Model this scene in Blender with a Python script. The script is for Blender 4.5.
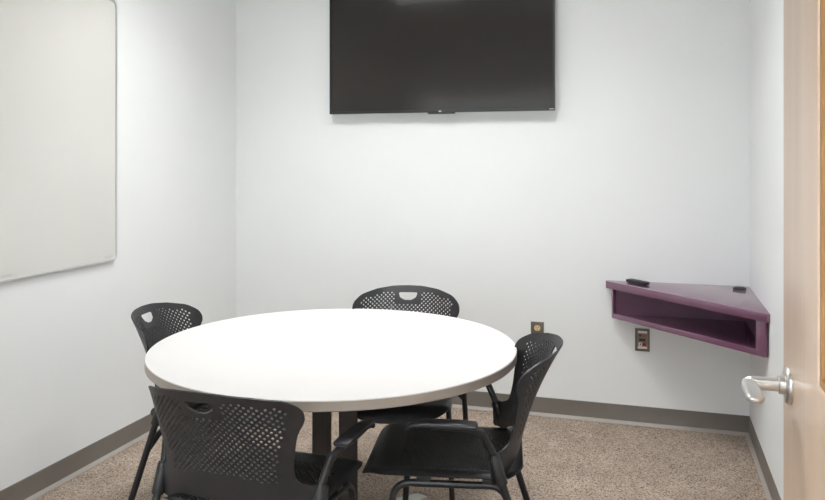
import bpy, bmesh, math, random
from mathutils import Vector, Matrix
from mathutils.geometry import delaunay_2d_cdt

sc = bpy.context.scene
for o in list(bpy.data.objects):
    bpy.data.objects.remove(o, do_unlink=True)
COL = sc.collection
PI = math.pi

# ------------------------------------------------------------------ room dimensions (metres)
XL, XR = -2.505, 0.489          # side walls
YB, YN = 4.357, 0.98            # back wall, near (door) wall
ZC = 2.70                       # ceiling
YC = -1.40                      # far side of the corridor outside the door

# ------------------------------------------------------------------ camera
cam_d = bpy.data.cameras.new('camera')
cam_d.sensor_fit = 'HORIZONTAL'
cam_d.sensor_width = 36.0
cam_d.lens = 36.0 * 775.0 / 825.0
cam_d.shift_y = -94.0 / 825.0
cam_d.clip_start = 0.02
cam = bpy.data.objects.new('camera', cam_d)
COL.objects.link(cam)
cam.location = (0.0, 0.0, 1.45)
cam.rotation_euler = (PI / 2, 0.0, math.radians(17.1))
sc.camera = cam

# ------------------------------------------------------------------ world and exposure
w = bpy.data.worlds.new('world')
sc.world = w
w.use_nodes = True
w.node_tree.nodes['Background'].inputs[0].default_value = (0.85, 0.92, 1.0, 1)
w.node_tree.nodes['Background'].inputs[1].default_value = 0.35
sc.view_settings.view_transform = 'Standard'
sc.view_settings.look = 'None'
sc.view_settings.gamma = 1.0
sc.view_settings.exposure = 0.89
sc.view_settings.use_curve_mapping = False
sc.cycles.use_denoising = True
sc.cycles.max_bounces = 10
sc.cycles.diffuse_bounces = 6
sc.cycles.sample_clamp_indirect = 6.0

LAMP_ROOM = 5.0                # emission of the added, unseen ceiling lamps in the room
LAMP_DOWN = 5.6  # power of the added area light under each room lamp
LAMP_HALL = 8.0                # emission of the lamp in the corridor

# added fill light behind the camera, set in an unseen corridor window
al = bpy.data.lights.new('corridor_fill_light', 'AREA')
al.shape = 'RECTANGLE'; al.size = 4.5; al.size_y = 1.8; al.energy = 800; al.color = (.89, .955, 1.0)
alo = bpy.data.objects.new('corridor_fill_light', al); COL.objects.link(alo)
alo.location = (-.8, YC - .02, 1.24); alo.rotation_euler = (PI / 2, 0, PI)

# ------------------------------------------------------------------ materials
def mat(name, col, rough=0.5, metal=0.0, spec=0.5, coat=0.0):
    m = bpy.data.materials.new(name)
    m.use_nodes = True
    b = m.node_tree.nodes['Principled BSDF']
    b.inputs['Base Color'].default_value = (*col, 1)
    b.inputs['Roughness'].default_value = rough
    b.inputs['Metallic'].default_value = metal
    b.inputs['Specular IOR Level'].default_value = spec
    b.inputs['Coat Weight'].default_value = coat
    return m

def N(m, t):
    return m.node_tree.nodes.new(t)

def L(m, a, b):
    m.node_tree.links.new(a, b)

def bsdf(m):
    return m.node_tree.nodes['Principled BSDF']

def add_noise(m, c1, c2, scale=(30, 30, 30), detail=4, lo=0.35, hi=0.65, bump=0.0, bdist=0.001):
    """two-tone object-space noise in the base colour, optional bump"""
    tc = N(m, 'ShaderNodeTexCoord'); mp = N(m, 'ShaderNodeMapping')
    mp.inputs['Scale'].default_value = scale
    no = N(m, 'ShaderNodeTexNoise'); no.inputs['Scale'].default_value = 1.0
    no.inputs['Detail'].default_value = detail
    rp = N(m, 'ShaderNodeValToRGB')
    rp.color_ramp.elements[0].position = lo; rp.color_ramp.elements[0].color = (*c1, 1)
    rp.color_ramp.elements[1].position = hi; rp.color_ramp.elements[1].color = (*c2, 1)
    L(m, tc.outputs['Object'], mp.inputs['Vector']); L(m, mp.outputs['Vector'], no.inputs['Vector'])
    L(m, no.outputs['Fac'], rp.inputs['Fac']); L(m, rp.outputs['Color'], bsdf(m).inputs['Base Color'])
    if bump:
        bp = N(m, 'ShaderNodeBump'); bp.inputs['Strength'].default_value = bump
        bp.inputs['Distance'].default_value = bdist
        L(m, no.outputs['Fac'], bp.inputs['Height']); L(m, bp.outputs['Normal'], bsdf(m).inputs['Normal'])
    return m

M = {}
M['wall'] = add_noise(mat('wall_paint', (.8, .8, .79), .55, spec=.3), (.81, .825, .825), (.825, .84, .84), (3, 3, 3), 3, .3, .7)
M['ceiling'] = add_noise(mat('ceiling_tile', (.8, .8, .8), .9), (.78, .78, .77), (.84, .84, .83), (90, 90, 90), 4, .35, .6, .3)
M['base'] = add_noise(mat('cove_base_rubber', (.17, .15, .13), .38), (.165, .148, .128), (.182, .164, .143), (6, 6, 6), 3)
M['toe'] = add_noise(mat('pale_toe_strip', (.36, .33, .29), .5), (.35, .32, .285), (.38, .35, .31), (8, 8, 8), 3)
M['board'] = add_noise(mat('whiteboard_enamel', (.8, .79, .75), .28, spec=.4), (.655, .65, .62), (.67, .665, .635), (2, 2, 2), 2)
M['frame_alu'] = mat('aluminium_frame', (.62, .63, .62), .38, .7)
M['screen'] = mat('tv_screen', (.031, .028, .0265), .12, spec=.3)
M['bezel'] = mat('tv_bezel', (.012, .012, .012), .35)
M['bezel_edge'] = mat('tv_edge_metal', (.45, .45, .44), .35, .8)
M['logo'] = mat('pale_marking', (.62, .62, .60), .5)
M['laminate'] = add_noise(mat('white_laminate', (.93, .91, .885), .42, spec=.4), (.655, .642, .632), (.67, .657, .646), (5, 5, 5), 3)
M['edge_band'] = add_noise(mat('taupe_edge_band', (.30, .25, .21), .5), (.33, .285, .245), (.365, .315, .27), (8, 8, 8), 3)
M['column'] = add_noise(mat('bronze_column', (.045, .041, .038), .38, .2), (.042, .038, .035), (.052, .047, .043), (20, 20, 20), 3)
M['foot'] = mat('satin_grey_metal', (.42, .43, .41), .42, .5)
M['plastic'] = add_noise(mat('charcoal_plastic', (.025, .025, .027), .43, spec=.5), (.0165, .0165, .0185), (.021, .0208, .023), (40, 40, 40), 3, bump=.04)
M['tube'] = add_noise(mat('black_powder_coat', (.012, .012, .014), .34), (.011, .011, .013), (.016, .016, .018), (60, 60, 60), 2)
M['pad'] = add_noise(mat('armrest_plastic', (.022, .023, .028), .36), (.021, .022, .027), (.027, .028, .033), (50, 50, 50), 2)
M['rubber'] = mat('black_rubber', (.01, .01, .01), .7)
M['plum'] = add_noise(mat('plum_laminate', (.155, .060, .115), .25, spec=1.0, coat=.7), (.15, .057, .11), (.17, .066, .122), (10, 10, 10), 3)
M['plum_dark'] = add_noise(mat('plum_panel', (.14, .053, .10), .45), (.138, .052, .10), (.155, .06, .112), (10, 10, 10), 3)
M['grommet'] = mat('black_grommet', (.008, .008, .009), .4)
M['plate'] = mat('bronze_wall_plate', (.15, .125, .10), .42, .35)
M['ivory'] = mat('ivory_plastic', (.70, .56, .30), .4)
M['hole'] = mat('slot_black', (.01, .01, .01), .6)
M['insert'] = mat('taupe_insert', (.22, .17, .14), .5)
M['strip'] = mat('pale_label_strip', (.82, .76, .68), .5)
M['red'] = mat('red_plastic', (.50, .03, .03), .4)
M['white_pl'] = mat('white_plastic', (.78, .74, .68), .4)
M['green_pl'] = mat('dark_green_plastic', (.05, .055, .04), .45)
M['blue_pl'] = mat('dark_blue_plastic', (.04, .05, .075), .45)
M['orange_pl'] = mat('rust_plastic', (.33, .11, .06), .45)
M['steel'] = mat('satin_stainless', (.66, .65, .63), .33, 1.0)
M['remote'] = mat('remote_black', (.018, .018, .02), .35)
M['button'] = mat('remote_button', (.10, .10, .11), .5)
M['frame_paint'] = mat('door_frame_paint', (.25, .22, .19), .45)

def wood(name, c1, c2, rough=.35, coat=.3):
    m = mat(name, c1, rough, coat=coat)
    bsdf(m).inputs['Coat Roughness'].default_value = .16
    add_noise(m, c1, c2, (26, 26, 1.1), 5, .3, .7)
    return m
M['maple'] = wood('maple_veneer', (.71, .525, .385), (.77, .585, .44))
M['stop'] = wood('honey_maple_stop', (.36, .18, .05), (.42, .215, .062), .45, .1)

m = bpy.data.materials.new('clear_glass'); m.use_nodes = True
b = bsdf(m); b.inputs['Base Color'].default_value = (.95, .97, .96, 1)
b.inputs['Transmission Weight'].default_value = 1; b.inputs['Roughness'].default_value = 0.0; b.inputs['IOR'].default_value = 1.45
M['glass'] = m

def lamp(name, strength, col):
    m = mat(name, (.9, .9, .9), .6)
    bsdf(m).inputs['Emission Color'].default_value = (*col, 1)
    bsdf(m).inputs['Emission Strength'].default_value = strength
    return m
M['diffuser'] = lamp('lamp_diffuser', LAMP_ROOM, (1.0, .995, .985))
M['diffuser_hall'] = lamp('corridor_lamp_diffuser', LAMP_HALL, (.95, .98, 1.0))

# speckled loop-pile carpet
m = mat('speckled_carpet', (.25, .2, .16), .95, spec=.1)
tc = N(m, 'ShaderNodeTexCoord')
vo = N(m, 'ShaderNodeTexVoronoi'); vo.inputs['Scale'].default_value = 215
no = N(m, 'ShaderNodeTexNoise'); no.inputs['Scale'].default_value = 95; no.inputs['Detail'].default_value = 3
big = N(m, 'ShaderNodeTexNoise'); big.inputs['Scale'].default_value = 7; big.inputs['Detail'].default_value = 3
for n_ in (vo, no, big):
    L(m, tc.outputs['Object'], n_.inputs['Vector'])
sep = N(m, 'ShaderNodeSeparateColor'); L(m, vo.outputs['Color'], sep.inputs['Color'])
rp = N(m, 'ShaderNodeValToRGB'); cr = rp.color_ramp  # pile colours
stops = [(0.0, (.085, .062, .050)), (.17, (.24, .19, .155)), (.40, (.36, .295, .243)), (.60, (.45, .38, .318)), (.78, (.37, .255, .175)), (.9, (.52, .45, .38))]
cr.elements[0].position, cr.elements[0].color = stops[0][0], (*stops[0][1], 1)
cr.elements[1].position, cr.elements[1].color = stops[1][0], (*stops[1][1], 1)
for p, c in stops[2:]:
    e = cr.elements.new(p); e.color = (*c, 1)
L(m, sep.outputs['Red'], rp.inputs['Fac'])
mx = N(m, 'ShaderNodeMix'); mx.data_type = 'RGBA'; mx.blend_type = 'MULTIPLY'; mx.inputs['Factor'].default_value = .35
rp2 = N(m, 'ShaderNodeValToRGB')
rp2.color_ramp.elements[0].position = .3; rp2.color_ramp.elements[0].color = (.62, .60, .58, 1)
rp2.color_ramp.elements[1].position = .7; rp2.color_ramp.elements[1].color = (1.25, 1.22, 1.2, 1)
L(m, big.outputs['Fac'], rp2.inputs['Fac'])
L(m, rp.outputs['Color'], mx.inputs[6]); L(m, rp2.outputs['Color'], mx.inputs[7])
L(m, mx.outputs[2], bsdf(m).inputs['Base Color'])
bp = N(m, 'ShaderNodeBump'); bp.inputs['Strength'].default_value = .5; bp.inputs['Distance'].default_value = .004
L(m, no.outputs['Fac'], bp.inputs['Height']); L(m, bp.outputs['Normal'], bsdf(m).inputs['Normal'])
M['carpet'] = m

# ------------------------------------------------------------------ helpers
def obj(name, bm, material, parent=None, smooth=True, angle=40):
    me = bpy.data.meshes.new(name)
    bmesh.ops.recalc_face_normals(bm, faces=bm.faces[:])
    bm.to_mesh(me); bm.free()
    me.materials.append(material)
    if smooth:
        for p in me.polygons:
            p.use_smooth = True
        me.set_sharp_from_angle(angle=math.radians(angle))
    o = bpy.data.objects.new(name, me)
    COL.objects.link(o)
    if parent:
        o.parent = parent
    return o

def tag(o, label, cat, group=None):
    o['label'] = label; o['category'] = cat
    if group:
        o['group'] = group
    return o

def thing(name, label, cat, loc=(0, 0, 0), rz=0.0, group=None):
    o = bpy.data.objects.new(name, None)
    COL.objects.link(o)
    o.empty_display_size = .05
    o.location = loc; o.rotation_euler = (0, 0, rz)
    return tag(o, label, cat, group)

def struct(name, bm, material, parent=None, **k):
    o = obj(name, bm, material, parent, **k)
    if parent is None:
        o['kind'] = 'structure'
    return o

def box(x0, x1, y0, y1, z0, z1, bev=0.0, bm=None, seg=2):
    bm = bm or bmesh.new()
    b2 = bmesh.new()
    bmesh.ops.create_cube(b2, size=1.0)
    for v in b2.verts:
        v.co = Vector(((x0 + x1) / 2 + v.co.x * (x1 - x0), (y0 + y1) / 2 + v.co.y * (y1 - y0), (z0 + z1) / 2 + v.co.z * (z1 - z0)))
    if bev:
        bmesh.ops.bevel(b2, geom=b2.edges[:], offset=bev, segments=seg, profile=.5, affect='EDGES')
    me = bpy.data.meshes.new('tmp'); b2.to_mesh(me); b2.free()
    bm.from_mesh(me); bpy.data.meshes.remove(me)
    return bm

def prism(pts, z0, z1, bev=0.0):
    """vertical prism over a horizontal polygon"""
    bm = bmesh.new()
    lo = [bm.verts.new((x, y, z0)) for x, y in pts]
    hi = [bm.verts.new((x, y, z1)) for x, y in pts]
    n = len(pts)
    bm.faces.new(lo[::-1]); bm.faces.new(hi)
    for i in range(n):
        bm.faces.new((lo[i], lo[(i + 1) % n], hi[(i + 1) % n], hi[i]))
    bmesh.ops.recalc_face_normals(bm, faces=bm.faces[:])
    if bev:
        bmesh.ops.bevel(bm, geom=bm.edges[:], offset=bev, segments=2, profile=.5, affect='EDGES')
    return bm

def fillet(pts, radii, seg=6, closed=False):
    """polyline with rounded corners; 2-D or 3-D"""
    P = [Vector(p) for p in pts]; n = len(P); out = []
    for i, p in enumerate(P):
        r = radii[i] if isinstance(radii, (list, tuple)) else radii
        if (not closed and i in (0, n - 1)) or r <= 0:
            out.append(p.copy()); continue
        a, c = P[i - 1], P[(i + 1) % n]
        u = (a - p); v = (c - p); lu, lv = u.length, v.length; u.normalize(); v.normalize()
        ang = math.acos(max(-1, min(1, u.dot(v))))
        if ang > PI - .02:
            out.append(p.copy()); continue
        d = min(r / math.tan(ang / 2), lu * .49, lv * .49)
        r2 = d * math.tan(ang / 2)
        bis = (u + v).normalized(); cen = p + bis * (r2 / math.sin(ang / 2))
        s, e = p + u * d - cen, p + v * d - cen
        tot = PI - ang
        for k in range(seg + 1):
            t = k / seg
            q = (s * math.sin((1 - t) * tot) + e * math.sin(t * tot)) / math.sin(tot)
            out.append(cen + q)
    return out

def tube(path, r, n=12, bm=None, caps=True):
    """round tube along a 3-D path; r is a radius or one per point"""
    bm = bm or bmesh.new()
    P = [Vector(p) for p in path]; rings = []
    up = None
    for i, p in enumerate(P):
        t = (P[min(i + 1, len(P) - 1)] - P[max(i - 1, 0)]).normalized()
        if up is None:
            up = t.orthogonal().normalized()
        up = (up - t * up.dot(t)).normalized()
        side = t.cross(up)
        rr = r[i] if isinstance(r, (list, tuple)) else r
        rings.append([bm.verts.new(p + (up * math.cos(2 * PI * k / n) + side * math.sin(2 * PI * k / n)) * rr) for k in range(n)])
    for a, c in zip(rings, rings[1:]):
        for k in range(n):
            bm.faces.new((a[k], a[(k + 1) % n], c[(k + 1) % n], c[k]))
    if caps:
        bm.faces.new(rings[0][::-1]); bm.faces.new(rings[-1])
    return bm

def loft(rings, bm=None):
    bm = bm or bmesh.new()
    R = [[bm.verts.new(p) for p in ring] for ring in rings]
    n = len(R[0])
    for a, c in zip(R, R[1:]):
        for k in range(n):
            bm.faces.new((a[k], a[(k + 1) % n], c[(k + 1) % n], c[k]))
    bm.faces.new(R[0][::-1]); bm.faces.new(R[-1])
    return bm

def lathe(prof, n=48, bm=None):
    """(radius, height) profile about z"""
    bm = bm or bmesh.new(); rings = []
    for r, z in prof:
        if r < 1e-6:
            rings.append([bm.verts.new((0, 0, z))])
        else:
            rings.append([bm.verts.new((r * math.cos(2 * PI * k / n), r * math.sin(2 * PI * k / n), z)) for k in range(n)])
    for a, c in zip(rings, rings[1:]):
        for k in range(n):
            k2 = (k + 1) % n
            if len(a) == 1 and len(c) == 1:
                continue
            if len(a) == 1:
                bm.faces.new((a[0], c[k2], c[k]))
            elif len(c) == 1:
                bm.faces.new((a[k], a[k2], c[0]))
            else:
                bm.faces.new((a[k], a[k2], c[k2], c[k]))
    return bm

def xform(bm, mtx):
    bmesh.ops.transform(bm, matrix=mtx, verts=bm.verts[:])
    return bm

def resample(poly, step):
    out = []
    n = len(poly)
    for i in range(n):
        a, c = poly[i], poly[(i + 1) % n]
        k = max(1, int(math.ceil((c - a).length / step)))
        for j in range(k):
            out.append(a + (c - a) * (j / k))
    return out

def inside(p, poly):
    x, y = p[0], p[1]; r = False; n = len(poly)
    for i in range(n):
        a, c = poly[i], poly[(i + 1) % n]
        if (a[1] > y) != (c[1] > y) and x < (c[0] - a[0]) * (y - a[1]) / (c[1] - a[1]) + a[0]:
            r = not r
    return r

def dist_poly(p, poly):
    p = Vector(p[:2]); d = 9e9; n = len(poly)
    for i in range(n):
        a, c = poly[i], poly[(i + 1) % n]; e = c - a
        t = max(0, min(1, (p - a).dot(e) / max(e.length_squared, 1e-12)))
        d = min(d, (a + e * t - p).length)
    return d

def shell(outline, cut, perf, px, py, hr, S, thick):
    """thin perforated moulding: outline and cut-outs in (s,t); perf(s,t) says where the staggered round holes go"""
    out = resample(outline, .011)
    cuts = [resample(c, .006) for c in cut]
    pts = list(out); faces = [list(range(len(out)))]
    for c in cuts:
        faces.append(list(range(len(pts), len(pts) + len(c)))); pts += c
    smin = min(p.x for p in out); smax = max(p.x for p in out); tmin = min(p.y for p in out); tmax = max(p.y for p in out)
    free = []
    j = 0
    t = tmin
    while t <= tmax:
        k0 = int(smin / px) - 1
        for k in range(k0, -k0 + 2):
            s = (k + (.5 if j % 2 else 0)) * px
            q = Vector((s, t))
            if not inside(q, out):
                continue
            d = dist_poly(q, out)
            if d < .006 or any(inside(q, c) for c in cuts):
                continue
            dc = min([dist_poly(q, c) for c in cuts] + [9])
            if dc < .006:
                continue
            if perf(s, t) and d > hr + .006 and dc > hr + .006:
                ring = [Vector((s + hr * math.cos(2 * PI * (i + .5) / 8), t + hr * math.sin(2 * PI * (i + .5) / 8))) for i in range(8)]
                faces.append(list(range(len(pts), len(pts) + 8))); pts += ring
            else:
                free.append(q)
        t += py; j += 1
    pts = pts + free
    vs, es, fs, ov, oe, of = delaunay_2d_cdt(pts, [], faces, 0, 1e-6)
    keep = [f for f, o_ in zip(fs, of) if 0 in o_ and len(o_) == 1]
    bm = bmesh.new()
    e = .002
    top, bot = {}, {}
    for f in keep:
        for i in f:
            if i in top:
                continue
            s, t = vs[i]
            p = S(s, t)
            n = (S(s + e, t) - S(s - e, t)).cross(S(s, t + e) - S(s, t - e)).normalized()
            top[i] = bm.verts.new(p); bot[i] = bm.verts.new(p - n * thick)
    cnt = {}
    for f in keep:
        for a, c in zip(f, f[1:] + f[:1]):
            cnt[(a, c)] = cnt.get((a, c), 0) + 1
    for f in keep:
        bm.faces.new([top[i] for i in f]); bm.faces.new([bot[i] for i in reversed(f)])
        for a, c in zip(f, f[1:] + f[:1]):
            if (c, a) not in cnt:
                bm.faces.new((top[c], top[a], bot[a], bot[c]))
    return bm

def frame_wall(x0, x1, y0, y1, z0, z1, hy0, hy1, hz0, hz1, bev=0):
    """slab in the y-z plane with a rectangular hole"""
    bm = bmesh.new(); V = {}
    ys, zs = (y0, hy0, hy1, y1), (z0, hz0, hz1, z1)
    for i, y in enumerate(ys):
        for j, z in enumerate(zs):
            for s, x in enumerate((x0, x1)):
                V[i, j, s] = bm.verts.new((x, y, z))
    for i in range(3):
        for j in range(3):
            if (i, j) == (1, 1):
                continue
            for s in (0, 1):
                bm.faces.new((V[i, j, s], V[i + 1, j, s], V[i + 1, j + 1, s], V[i, j + 1, s]))
    def rim(a, c):
        bm.faces.new((V[(*a, 0)], V[(*c, 0)], V[(*c, 1)], V[(*a, 1)]))
    for i in range(3):
        rim((i, 0), (i + 1, 0)); rim((i, 3), (i + 1, 3)); rim((0, i), (0, i + 1)); rim((3, i), (3, i + 1))
    rim((1, 1), (2, 1)); rim((1, 2), (2, 2)); rim((1, 1), (1, 2)); rim((2, 1), (2, 2))
    bmesh.ops.recalc_face_normals(bm, faces=bm.faces[:])
    if bev:
        bmesh.ops.bevel(bm, geom=[e for e in bm.edges if e.calc_face_angle(0) > 1], offset=bev, segments=2, profile=.5, affect='EDGES')
    return bm

# ------------------------------------------------------------------ the room
struct('floor', box(-4.2, 3.2, YC - .1, YB + .12, -.10, 0), M['carpet'], smooth=False)
struct('ceiling', box(-4.2, 3.2, YC - .1, YB + .12, ZC, ZC + .10), M['ceiling'], smooth=False)
struct('wall_back', box(XL - .12, XR + .12, YB, YB + .12, 0, ZC), M['wall'], smooth=False)
struct('wall_left', box(XL - .12, XL, YN - .12, YB, 0, ZC), M['wall'], smooth=False)
struct('wall_right', box(XR, XR + .12, YN - .12, YB, 0, ZC), M['wall'], smooth=False)
OPX0, OPX1, OPZ = -2.36, .30, 2.14  # opening widened so the corridor fill light reaches the left wall
bm = box(-4.2, OPX0, YN - .12, YN, 0, ZC)
struct('wall_near', bm, M['wall'], smooth=False)
struct('wall_near_right', box(OPX1 + .04, 3.2, YN - .12, YN, 0, ZC), M['wall'], smooth=False)
struct('wall_near_header', box(OPX0, OPX1 + .04, YN - .12, YN, OPZ + .04, ZC), M['wall'], smooth=False)
WX0, WX1, WZ0, WZ1 = -3.1, 1.5, .30, 2.18
struct('wall_corridor', xform(frame_wall(0, .1, -4.2, 3.2, 0, ZC, WX0, WX1, WZ0, WZ1), Matrix(((0, 1, 0, 0), (1, 0, 0, YC - .1), (0, 0, 1, 0), (0, 0, 0, 1)))), M['wall'], smooth=False)
win = struct('added_window_1', xform(frame_wall(0, .06, WX0, WX1, WZ0, WZ1, WX0 + .045, WX1 - .045, WZ0 + .045, WZ1 - .045), Matrix(((0, 1, 0, 0), (1, 0, 0, YC - .095), (0, 0, 1, 0), (0, 0, 0, 1)))), M['frame_paint'], smooth=False)  # added window, out of view, built around the corridor fill light
struct('glass_pane', box(WX0 + .045, WX1 - .045, YC - .08, YC - .074, WZ0 + .045, WZ1 - .045), M['glass'], win, smooth=False)

def cove(name, path_pts, inward):
    """rubber cove base: profile swept along a straight wall; inward = unit vector into the room"""
    a, c = Vector(path_pts[0]), Vector(path_pts[1]); nrm = Vector(inward)
    prof = [(.0, .0), (.014, .0), (.014, .002), (.0105, .003), (.008, .006), (.006, .010), (.0045, .016), (.0035, .098), (.002, .1005), (0, .101)]
    bm = bmesh.new()
    R = []
    for p in (a, c):
        R.append([bm.verts.new((p.x + nrm.x * d, p.y + nrm.y * d, z)) for d, z in prof])
    for k in range(len(prof)):
        k2 = (k + 1) % len(prof)
        bm.faces.new((R[0][k], R[0][k2], R[1][k2], R[1][k]))
    bm.faces.new(R[0][::-1]); bm.faces.new(R[1])
    b_ = struct(name, bm, M['base'], angle=30)
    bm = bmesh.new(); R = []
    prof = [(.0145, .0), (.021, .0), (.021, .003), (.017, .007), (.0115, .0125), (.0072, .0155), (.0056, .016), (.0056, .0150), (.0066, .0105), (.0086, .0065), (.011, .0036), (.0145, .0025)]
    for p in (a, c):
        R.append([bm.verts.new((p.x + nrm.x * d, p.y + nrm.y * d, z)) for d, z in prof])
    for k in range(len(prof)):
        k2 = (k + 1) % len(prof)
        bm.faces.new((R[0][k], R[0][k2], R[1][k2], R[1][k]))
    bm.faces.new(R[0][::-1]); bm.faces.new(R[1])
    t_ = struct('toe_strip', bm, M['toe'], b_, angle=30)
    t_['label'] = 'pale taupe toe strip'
    return b_
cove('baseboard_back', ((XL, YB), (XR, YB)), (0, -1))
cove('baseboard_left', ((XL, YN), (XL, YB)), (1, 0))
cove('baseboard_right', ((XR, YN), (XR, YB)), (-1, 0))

# frame around the widened opening (out of the picture)
struct('trim_1', box(OPX0, OPX0 + .045, YN - .135, YN + .015, 0, OPZ, .003), M['frame_paint'])
struct('trim_2', box(OPX1 - .005, OPX1 + .04, YN - .135, YN + .015, 0, OPZ, .003), M['frame_paint'])
struct('trim_3', box(OPX0, OPX1 + .04, YN - .135, YN + .015, OPZ, OPZ + .04, .003), M['frame_paint'])

# ceiling lamps, out of view; the room pair added to even the light
def troffer(x, y, wx, wy, label, dm, down=0):
    t = thing('ceiling_light', label, 'ceiling light', (x, y, ZC))
    bm = bmesh.new()
    for a in ((-wx / 2, wx / 2, -wy / 2, -wy / 2 + .03), (-wx / 2, wx / 2, wy / 2 - .03, wy / 2), (-wx / 2, -wx / 2 + .03, -wy / 2 + .03, wy / 2 - .03), (wx / 2 - .03, wx / 2, -wy / 2 + .03, wy / 2 - .03)):
        box(*a, -.018, -.0005, 0, bm)
    bmesh.ops.remove_doubles(bm, verts=bm.verts[:], dist=1e-5)
    obj('frame', bm, M['frame_alu'], t, smooth=False)
    obj('diffuser', box(-wx / 2 + .03, wx / 2 - .03, -wy / 2 + .03, wy / 2 - .03, -.012, -.0005), dm, t, smooth=False)
    if down:
        d_ = bpy.data.lights.new('added_downlight', 'AREA'); d_.shape = 'RECTANGLE'; d_.size = wx - .08; d_.size_y = wy - .08  # added downward light to brighten the table and lower walls
        d_.energy = down; d_.spread = math.radians(125); d_.color = (.985, .995, 1.0)
        lo = bpy.data.objects.new('added_downlight', d_); COL.objects.link(lo); lo.parent = t; lo.location = (0, 0, -.02)
    return t
troffer(-1.62, 3.06, .6, .6, 'added recessed white ceiling lamp, out of view, over the whiteboard side of the room', M['diffuser'], LAMP_DOWN)
troffer(-.60, 3.06, .6, .6, 'added recessed white ceiling lamp, out of view, over the door side of the room', M['diffuser'], LAMP_DOWN)
troffer(-.6, -.25, 1.2, .6, 'recessed white ceiling lamp in the corridor outside the room', M['diffuser_hall'])

# ------------------------------------------------------------------ the door, standing open along the right wall
DX0, DX1, DY0, DY1 = .288, .333, .995, 1.932
LY0, LY1, LZ0, LZ1 = 1.20, 1.558, 1.033, 1.95
door = struct('door_1', frame_wall(DX0, DX1, DY0, DY1, .012, 2.12, LY0, LY1, LZ0, LZ1, .0015), M['maple'])
st = struct('lite_stop', frame_wall(DX0 + .004, DX1 - .004, LY0 + .001, LY1 - .001, LZ0 + .001, LZ1 - .001, LY0 + .016, LY1 - .016, LZ0 + .016, LZ1 - .016, .001), M['stop'], door)
struct('glass_pane', box(.306, .312, LY0 + .0165, LY1 - .0165, LZ0 + .0165, LZ1 - .0165), M['glass'], door, smooth=False)
HY, HZ = 1.848, .952
def handle(side):
    # built for the face that looks along -x; mirrored for the other face
    fx = DX0 if side < 0 else DX1
    def mt(bm):
        return xform(bm, Matrix.Translation((fx, HY, HZ)) @ Matrix.Scale(-side, 4, (1, 0, 0)))
    hx = Matrix.Rotation(-PI / 2, 4, 'Y')    # lathe axis z -> -x
    rose = obj('rose', mt(xform(lathe([(0, 0), (.040, 0), (.0405, .003), (.0385, .0075), (.034, .010), (.020, .0105), (.0195, .022), (.018, .0235), (.0, .0235)], 40), hx)), M['steel'], door)
    path = fillet([(-.02, 0, 0), (-.079, 0, 0), (-.083, -.035, -.001), (-.082, -.112, -.003)], [0, .004, .03, 0], 7)
    rings = []
    for i, p in enumerate(path):
        t = (path[min(i + 1, len(path) - 1)] - path[max(i - 1, 0)]).normalized()
        u = t.cross(Vector((0, 0, 1))).normalized(); v = u.cross(t)
        f = min(1, max(0, (i - 3) / 5)); a, c = .0135 + .0042 * f, .0135 - .0055 * f
        rings.append([p + u * math.copysign(abs(math.cos(q)) ** .6, math.cos(q)) * a + v * math.copysign(abs(math.sin(q)) ** .6, math.sin(q)) * c for q in [2 * PI * k / 20 for k in range(20)]])
    e = rings[-1]; cen = path[-1]; d = (path[-1] - path[-2]).normalized()
    for k in (.5, .8, .97):
        rings.append([cen + (q - cen) * math.sqrt(1 - k * k) + d * .012 * k for q in e])
    lev = obj('door_lever', mt(loft(rings)), M['steel'], rose)
    lev['label'] = 'satin steel lever handle'
    return rose
handle(-1)
handle(1)
for z in (.25, 1.07, 1.88):
    hb = tube([(DX0 - .006, DY0 - .004, z - .05), (DX0 - .006, DY0 - .004, z + .05)], .0065, 12)
    obj('hinge', hb, M['steel'], door)

# ------------------------------------------------------------------ whiteboard on the left wall
def rrect(x0, x1, y0, y1, r, seg=6):
    return fillet([(x0, y0), (x1, y0), (x1, y1), (x0, y1)], r, seg, True)
WB = thing('whiteboard', 'large white dry-erase board with thin rounded frame on the left wall', 'whiteboard', (XL, 2.275, 1.575))
wy, wz = .915, .635
def wall_prism(poly, d0, d1):
    """polygon in (y,z), extruded along +x"""
    bm = prism([(p.x, p.y) for p in poly], d0, d1)
    return xform(bm, Matrix(((0, 0, 1, 0), (1, 0, 0, 0), (0, 1, 0, 0), (0, 0, 0, 1))))
obj('panel', wall_prism(rrect(-wy + .004, wy - .004, -wz + .004, wz - .004, .03), .004, .014), M['board'], WB)
rim = [Vector((.012, p.x, p.y)) for p in rrect(-wy + .006, wy - .006, -wz + .006, wz - .006, .03, 8)]
rim += rim[:2]
bm = bmesh.new(); rings = []
for i, p in enumerate(rim[:-1]):
    t = (rim[i + 1] - rim[i - 1] if 0 < i < len(rim) - 2 else rim[1] - rim[-3]).normalized()
    u = t.cross(Vector((1, 0, 0))).normalized()
    rings.append([bm.verts.new(p + u * a + Vector((c, 0, 0))) for a, c in ((.006, -.0115), (.006, .004), (.004, .006), (-.004, .006), (-.006, .004), (-.006, -.0115))])
rings[-1] = rings[0]
for a, c in zip(rings, rings[1:]):
    for k in range(6):
        if len({a[k], a[(k + 1) % 6], c[(k + 1) % 6], c[k]}) == 4:
            bm.faces.new((a[k], a[(k + 1) % 6], c[(k + 1) % 6], c[k]))
for v in [v for v in bm.verts if not v.link_faces]:
    bm.verts.remove(v)
obj('frame', bm, M['frame_alu'], WB, angle=35)
for y in (wy - .06, -wy + .06, .24):
    obj('maker_mark', box(.0136, .0148, y - .025, y + .025, -wz + .022, -wz + .030), M['frame_alu'], WB, smooth=False)

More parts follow.
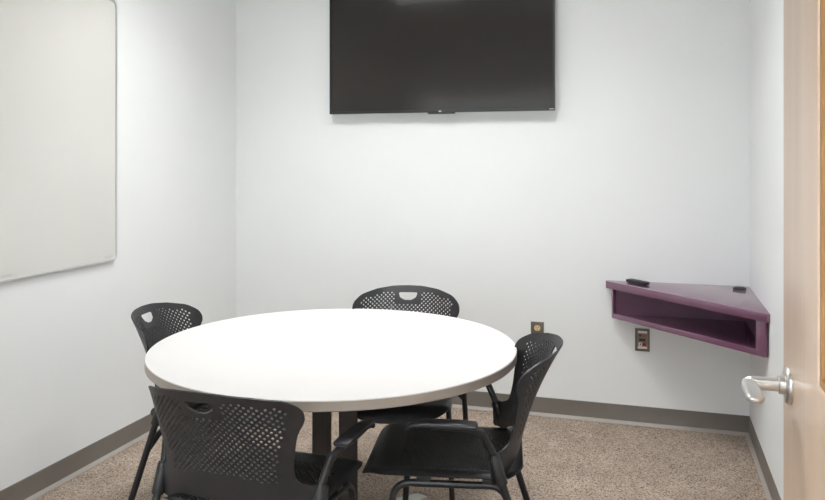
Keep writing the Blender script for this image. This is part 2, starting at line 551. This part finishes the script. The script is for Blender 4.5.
# ------------------------------------------------------------------ television on the back wall
TW, TH, TYF = 1.335, .775, 4.285
TV = thing('television', 'large black flat television high on the back wall', 'television', (-1.170, YB, 1.700))
f = TYF - YB
obj('housing', box(-TW / 2, TW / 2, f + .006, f + .035, 0, TH, .003), M['bezel_edge'], TV)
obj('back_cover', box(-TW / 2 + .10, TW / 2 - .10, f + .0345, f + .058, .10, TH - .12, .008), M['bezel'], TV)
obj('wall_bracket', box(-.25, .25, f + .0575, -.001, .2, .56, .003), M['bezel'], TV)
bz = bmesh.new()
fw = .012
fr = frame_wall(0, .008, -TW / 2, TW / 2, .0, TH, -TW / 2 + fw, TW / 2 - fw, .016, TH - fw)
xform(fr, Matrix(((0, 1, 0, 0), (1, 0, 0, f), (0, 0, 1, 0), (0, 0, 0, 1))))
obj('bezel', fr, M['bezel'], TV, smooth=False)
obj('screen', box(-TW / 2 + fw, TW / 2 - fw, f + .003, f + .0065, .016, TH - fw), M['screen'], TV, smooth=False)
obj('sensor_bar', box(-.058, .100, f + .001, f + .03, -.008, .006, .002), M['bezel'], TV)
obj('indicator', box(.009, .025, f - .0006, f + .0015, .002, .010), M['logo'], TV, smooth=False)
bm = bmesh.new()
for k in range(5):          # the tiny pale lettering in the lower right corner cannot be read
    box(TW / 2 - .030 + k * .0056, TW / 2 - .0262 + k * .0056, f - .0006, f + .0008, .006, .0115, 0, bm)
mk = obj('corner_mark', bm, M['logo'], TV, smooth=False)

# ------------------------------------------------------------------ plum corner shelf
SZ = .773
SH = thing('corner_shelf', 'plum triangular shelf fixed in the back right corner', 'shelf', (XR, YB, 0))
g = .001
obj('top_panel', prism([(-.723, -g), (-g, -g), (-g, -.733), (-.012, -.734), (-.723, -.034)], SZ - .038, SZ, .0015), M['plum'], SH, angle=30)
obj('bottom_panel', prism([(-.680, -.0201), (-.0201, -.0201), (-.0201, -.658), (-.680, -.030)], .577, .595), M['plum'], SH, smooth=False)
zlo, zhi = .577, SZ - .0381
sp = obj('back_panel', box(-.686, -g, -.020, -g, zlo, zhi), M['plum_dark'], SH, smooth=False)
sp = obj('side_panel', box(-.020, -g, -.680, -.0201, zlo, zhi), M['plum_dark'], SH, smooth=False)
# front frame: stiles and lower rail follow the slanting front
A, B = Vector((-.687, -.024)), Vector((-.003, -.692))
d = (B - A).normalized(); nn = Vector((d.y, -d.x))       # out of the front
if nn.y > 0:
    nn = -nn
def front_bar(u0, u1, z0, z1, name):
    a, c = A + d * u0, A + d * u1
    q = [a, c, c + nn * .018, a + nn * .018]
    q = [(max(-.692, min(-.002, p.x)), p.y) for p in q]
    return obj(name, prism(q, z0, z1, .001), M['plum'], SH, angle=30)
LL = (B - A).length
front_bar(0, .022, zlo, zhi, 'stile')
front_bar(LL - .048, LL, zlo, zhi, 'stile')
front_bar(.0221, LL - .0481, zlo, zlo + .027, 'rail')
gr = obj('cable_grommet', xform(lathe([(0, 0), (.032, 0), (.032, .003), (.028, .005), (.022, .005), (.020, .002), (0, .002)], 32), Matrix.Translation((-.055, -.075, SZ))), M['grommet'], SH)
gr['label'] = 'black round cable grommet'
gr = obj('cable_grommet', xform(lathe([(0, 0), (.026, 0), (.026, .003), (.022, .005), (0, .004)], 32), Matrix.Translation((-.0201, -.22, .665)) @ Matrix.Rotation(-PI / 2, 4, 'Y')), M['grommet'], SH)
gr['label'] = 'black round cable grommet'

# remote control on the shelf
RM = thing('remote_control', 'black remote control lying on the plum corner shelf', 'remote control', (-.067, 4.255, SZ), math.radians(-43))
secs = []
for x, hw, z0, z1 in ((-.074, .014, .010, .019), (-.071, .019, .006, .022), (-.05, .0225, .001, .024), (0, .022, .0005, .022), (.05, .0225, .001, .024), (.071, .019, .005, .023), (.074, .014, .009, .020)):
    secs.append([Vector((x, p.x, p.y)) for p in rrect(-hw, hw, z0, z1, min(.005, (z1 - z0) * .4), 4)])
RM.scale = (.93, .93, .93)
obj('body', loft(secs), M['remote'], RM)
for i in range(5):
    for j in range(3):
        obj('button', box(-.058 + i * .017, -.048 + i * .017, -.013 + j * .0105, -.007 + j * .0105, .0205, .0252, .0008), M['button'], RM)
obj('button', xform(lathe([(0, .021), (.011, .021), (.011, .0245), (.009, .025), (0, .025)], 20), Matrix.Translation((.048, 0, 0))), M['button'], RM)

# ------------------------------------------------------------------ wall plates low on the back wall
def plate_frame(t, wd, ht, th, hw, hh):
    fr = frame_wall(0, th, -wd / 2, wd / 2, -ht / 2, ht / 2, -hw / 2, hw / 2, -hh / 2, hh / 2, .0012)
    return obj('plate', xform(fr, Matrix(((0, 1, 0, 0), (-1, 0, 0, 0), (0, 0, 1, 0), (0, 0, 0, 1)))), M['plate'], t)
t = thing('power_outlet', 'bronze wall outlet with ivory sockets behind the right-hand chair', 'outlet', (-.608, YB, .463))
obj('plate', box(-.036, .036, -.006, 0, -.058, .058, .0015), M['plate'], t)
for z in (.0245, -.0245):
    poly = [Vector((.0172 * math.cos(a), .0172 * math.sin(a))) for a in [2 * PI * k / 32 for k in range(32)]]
    poly = [Vector((p.x, max(-.0145, min(.0145, p.y)))) for p in poly]
    bm = prism([(p.x, p.y) for p in poly], .0055, .0085)
    xform(bm, Matrix.Translation((0, 0, z)) @ Matrix.Rotation(PI / 2, 4, 'X'))
    s = obj('socket', bm, M['ivory'], t, angle=30)
    for x in (-.0064, .0064):
        obj('slot', box(x - .0012, x + .0012, -.0089, -.0083, z + .000, z + .009), M['hole'], s, smooth=False)
    obj('slot', xform(lathe([(0, 0), (.0026, 0), (.0026, .0006), (0, .0006)], 12), Matrix.Translation((0, -.0083, z - .007)) @ Matrix.Rotation(PI / 2, 4, 'X')), M['hole'], s)
obj('screw', xform(lathe([(0, 0), (.003, 0), (.0025, .0012), (0, .0014)], 12), Matrix.Translation((0, -.0058, 0)) @ Matrix.Rotation(PI / 2, 4, 'X')), M['plate'], t)

t = thing('connector_plate', 'bronze wall plate with coloured signal sockets below the plum shelf', 'wall plate', (-.044, YB, .460))
plate_frame(t, .076, .122, .008, .056, .098)
obj('insert', box(-.0278, .0278, -.005, 0, -.0488, .0488), M['insert'], t, smooth=False)
obj('label_strip', box(-.022, .024, -.006, -.0049, .036, .0475), M['strip'], t, smooth=False)
obj('label_strip', box(-.024, .023, -.006, -.0049, -.0475, -.036), M['strip'], t, smooth=False)
def socket_(x0, x1, z0, z1, mname, dep=.004):
    s = obj('signal_socket', box(x0, x1, -.0049 - dep, -.0049, z0, z1, .001), M[mname], t)
    return s
socket_(-.018, -.004, .019, .029, 'blue_pl', .006)
socket_(-.001, .021, .018, .030, 'orange_pl', .003)
s = socket_(-.018, .016, -.006, .007, 'green_pl', .005)
obj('opening', box(-.013, -.004, -.0103, -.0097, -.003, .004), M['hole'], s, smooth=False)
obj('opening', box(.002, .011, -.0103, -.0097, -.003, .004), M['hole'], s, smooth=False)
s = socket_(-.020, -.002, -.033, -.015, 'white_pl', .003)
obj('opening', box(-.014, -.007, -.0083, -.0077, -.028, -.019), M['hole'], s, smooth=False)
s = socket_(.000, .019, -.033, -.013, 'red', .005)
obj('opening', box(.005, .013, -.0103, -.0097, -.027, -.018), M['hole'], s, smooth=False)

# ------------------------------------------------------------------ round table
TX, TY, TR, TZ = -1.145, 2.724, .684, .737
T = thing('round_table', 'round white-topped meeting table in the middle of the room', 'table', (TX, TY, 0))
obj('tabletop', lathe([(0, TZ - .0015), (TR - .004, TZ - .0015), (TR - .0035, TZ), (0, TZ)][1:3] and [(0, TZ - .006), (TR - .0016, TZ - .006), (TR - .0016, TZ - .001), (TR - .0032, TZ), (0, TZ)], 160), M['laminate'], T, angle=30)
eb = obj('edge_band', lathe([(0, TZ - .034), (TR - .003, TZ - .034), (TR, TZ - .031), (TR, TZ - .004), (TR - .0015, TZ - .0035), (TR - .0016, TZ - .0061), (0, TZ - .0061)], 160), M['edge_band'], T, angle=35)
eb['label'] = 'taupe edge band'
ra = math.radians(17.1)
for s in (-1, 1):
    cx, cy = .050 * s * math.cos(ra), .050 * s * math.sin(ra)
    a = .0355
    sect = fillet([(-a, -a), (a * .38, -a), (a * .38, -a + .004), (a * .62, -a + .004), (a * .62, -a), (a, -a), (a, a), (-a, a)], [.006, 0, 0, 0, 0, .006, .006, .006], 4, True)
    bm = prism([(p.x, p.y) for p in sect], .075, TZ - .0345)
    xform(bm, Matrix.Translation((cx, cy, 0)) @ Matrix.Rotation(ra + math.radians(4), 4, 'Z'))
    obj('column', bm, M['column'], T, angle=30)
obj('top_plate', box(-.24, .24, -.24, .24, TZ - .0415, TZ - .0341, .003), M['column'], T)
hub = obj('base_hub', lathe([(0, .03), (.115, .03), (.12, .035), (.12, .070), (.112, .0755), (0, .0755)], 40), M['column'], T, angle=35)
for k in range(4):
    an = math.radians(57 + 90 * k)
    secs = []
    for x, hw, z0, z1 in ((.09, .036, .03, .070), (.20, .034, .022, .062), (.36, .031, .014, .050), (.43, .029, .012, .044), (.445, .022, .014, .038)):
        secs.append([Vector((x, p.x, p.y)) for p in rrect(-hw, hw, z0, z1, .008, 4)])
    ft = obj('foot', xform(loft(secs), Matrix.Rotation(an, 4, 'Z')), M['foot'], T)
    obj('glide', xform(lathe([(0, 0), (.018, 0), (.018, .006), (.008, .0075), (.008, .015), (0, .015)], 20), Matrix.Rotation(an, 4, 'Z') @ Matrix.Translation((.41, 0, 0))), M['rubber'], ft)

# ------------------------------------------------------------------ perforated arm chairs
def yc(t):
    q = (t - .45) / .38
    return -.200 - .065 * q - .087 * q * q
def S_back(s, t):
    q = max(0, min(1, (t - .45) / .38))
    bul = .062 + .058 * q
    y = yc(t) + bul * (.6 * (s / .25) ** 2 + .4 * (s / .25) ** 4)
    return Vector((-s * .985, y, t))     # front normal faces +y
half = [(.0, .482), (.165, .472), (.225, .440), (.278, .434), (.283, .528), (.246, .532), (.214, .548), (.211, .60), (.229, .69), (.250, .728), (.249, .766), (.217, .797), (.150, .815), (.07, .825), (0, .8265)]
rad = [0, .2, .04, .008, .01, .012, .03, .15, .15, .06, .06, .06, .1, .3, 0]
ol = half + [(-x, t) for x, t in half[-2:0:-1]]
orad = rad + rad[-2:0:-1]
ol = [Vector(p) for p in ol]
outline = fillet(ol, orad, 6, True)
hz = .784
handle_cut = fillet([(-.047, hz + .013), (-.039, hz - .010), (-.016, hz - .022), (.016, hz - .022), (.039, hz - .010), (.047, hz + .013)], [.006, .012, .02, .02, .012, .006], 5, True)
def perf_back(s, t):
    if abs(s) < .060 and t > hz - .036:
        return False
    w_ = .172 + .058 * max(0, (t - .60) / .2)
    lo = .565 - .028 * (s / .18) ** 2
    hi = .806 - .030 * (s / .2) ** 2
    return abs(s) < w_ and lo < t < hi

def S_seat(s, t):
    x, y, z = s, t, .447
    z -= .010 * (1 - min(1, (s / .2) ** 2)) * max(0, 1 - ((t + .04) / .2) ** 2)
    R1 = .064
    if t > .25:
        a = (t - .25) / R1
        y = .25 + R1 * math.sin(a); z -= R1 * (1 - math.cos(a))
    R2 = .034
    if abs(s) > .200:
        a = (abs(s) - .200) / R2
        x = math.copysign(.200 + R2 * math.sin(a), s); z -= R2 * (1 - math.cos(a)) * .8
    if t < -.15:
        z += .35 * (t + .15) ** 2 / .1
    return Vector((x, y, z))
seat_outline = fillet([Vector(p) for p in ((-.236, .295), (-.232, -.215), (.232, -.215), (.236, .295), (.10, .350), (-.10, .350))], [.16, .07, .07, .16, .25, .25], 8, True)
def perf_seat(s, t):
    return abs(s) < .188 and -.175 < t < .190

def make_chair(label):
    c = thing('mesh_armchair', label, 'chair', group='perforated armchairs around the round table')
    b_ = obj('backrest', shell(outline, [handle_cut], perf_back, .0195, .0090, .0040, S_back, .0052), M['plastic'], c, angle=50)
    s_ = obj('seat', shell(seat_outline, [], perf_seat, .0165, .0080, .0047, S_seat, .0058), M['plastic'], c, angle=50)
    zs = .405
    for s in (-1, 1):
        foot, slv = Vector((.288 * s, -.285, .012)), Vector((.264 * s, -.131, .500))
        dv = (slv - foot).normalized()
        def on(z):
            return foot + dv * ((z - foot.z) / dv.z)
        # rear leg, its sleeve on the backrest, and the arm above are one slanting line
        leg = obj('rear_leg', tube([foot, on(.4365)], .0125, 14), M['tube'], c)
        obj('foot_glide', tube([foot - Vector((0, 0, .012)), foot + Vector((0, 0, .004))], [.016, .014], 14), M['rubber'], leg)
        obj('leg_sleeve', tube([on(.436), on(.440), on(.519), on(.525)], [.0165, .0185, .0180, .0150], 18), M['plastic'], c)
        arm = obj('arm_tube', tube(fillet([on(.5245), on(.592) + Vector((.018 * s, .01, 0)), (.300 * s, -.045, .618), (.300 * s, .07, .620)], [0, .035, .03, 0], 6), .012, 14), M['tube'], c)
        secs = []
        for y, hw, z0, z1 in ((-.086, .020, .626, .634), (-.080, .0255, .6245, .639), (-.02, .026, .6255, .642), (.06, .0235, .6265, .642), (.105, .022, .622, .637), (.122, .019, .612, .628), (.127, .015, .607, .618)):
            secs.append([Vector((.300 * s + p.x, y + (.010 if y < 0 else .020), p.y - .006)) for p in rrect(-hw, hw, z0, z1, min(.006, (z1 - z0) * .42), 4)])
        obj('arm_pad', loft(secs), M['pad'], arm)
        ff = Vector((.232 * s, .225, .012))
        rail = fillet([ff, (.214 * s, .195, zs), (.206 * s, -.150, zs), on(.335)], [0, .055, .05, 0], 8)
        fl = obj('front_leg', tube(rail, .0115, 14), M['tube'], c)
        obj('foot_glide', tube([ff - Vector((0, 0, .012)), ff + Vector((0, 0, .004))], [.015, .013], 14), M['rubber'], fl)
        for y in (.10, -.11):
            obj('seat_mount', box(.206 * s - .014, .206 * s + .014, y - .022, y + .022, zs + .008, .4365, .003), M['plastic'], c)
    for y in (.115, -.095):
        obj('crossbar', tube([(-.207, y, zs), (.207, y, zs)], .009, 12), M['tube'], c)
    return c

def dup(root, label):
    r = root.copy(); COL.objects.link(r); r['label'] = label
    for ch in list(root.children):
        k = ch.copy(); COL.objects.link(k); k.parent = r
        for gch in list(ch.children):
            q = gch.copy(); COL.objects.link(q); q.parent = k
    return r

CH = [  # x, y, facing (0 = towards the back wall), label
    (-1.143, 2.138, -2.2, 'black perforated armchair in front of the table, its back towards the viewer'),
    (-0.634, 2.603, 100.3, 'black perforated armchair right of the table, under the wall outlet'),
    (-1.045, 3.23, 192.2, 'black perforated armchair behind the table, facing out under the television'),
    (-1.677, 2.798, -82, 'black perforated armchair left of the table, next to the whiteboard wall'),
]
first = None
for x, y, a, lab in CH:
    if first is None:
        first = o = make_chair(lab)
    else:
        o = dup(first, lab)
    o.location = (x, y, 0); o.rotation_euler = (0, 0, math.radians(a))
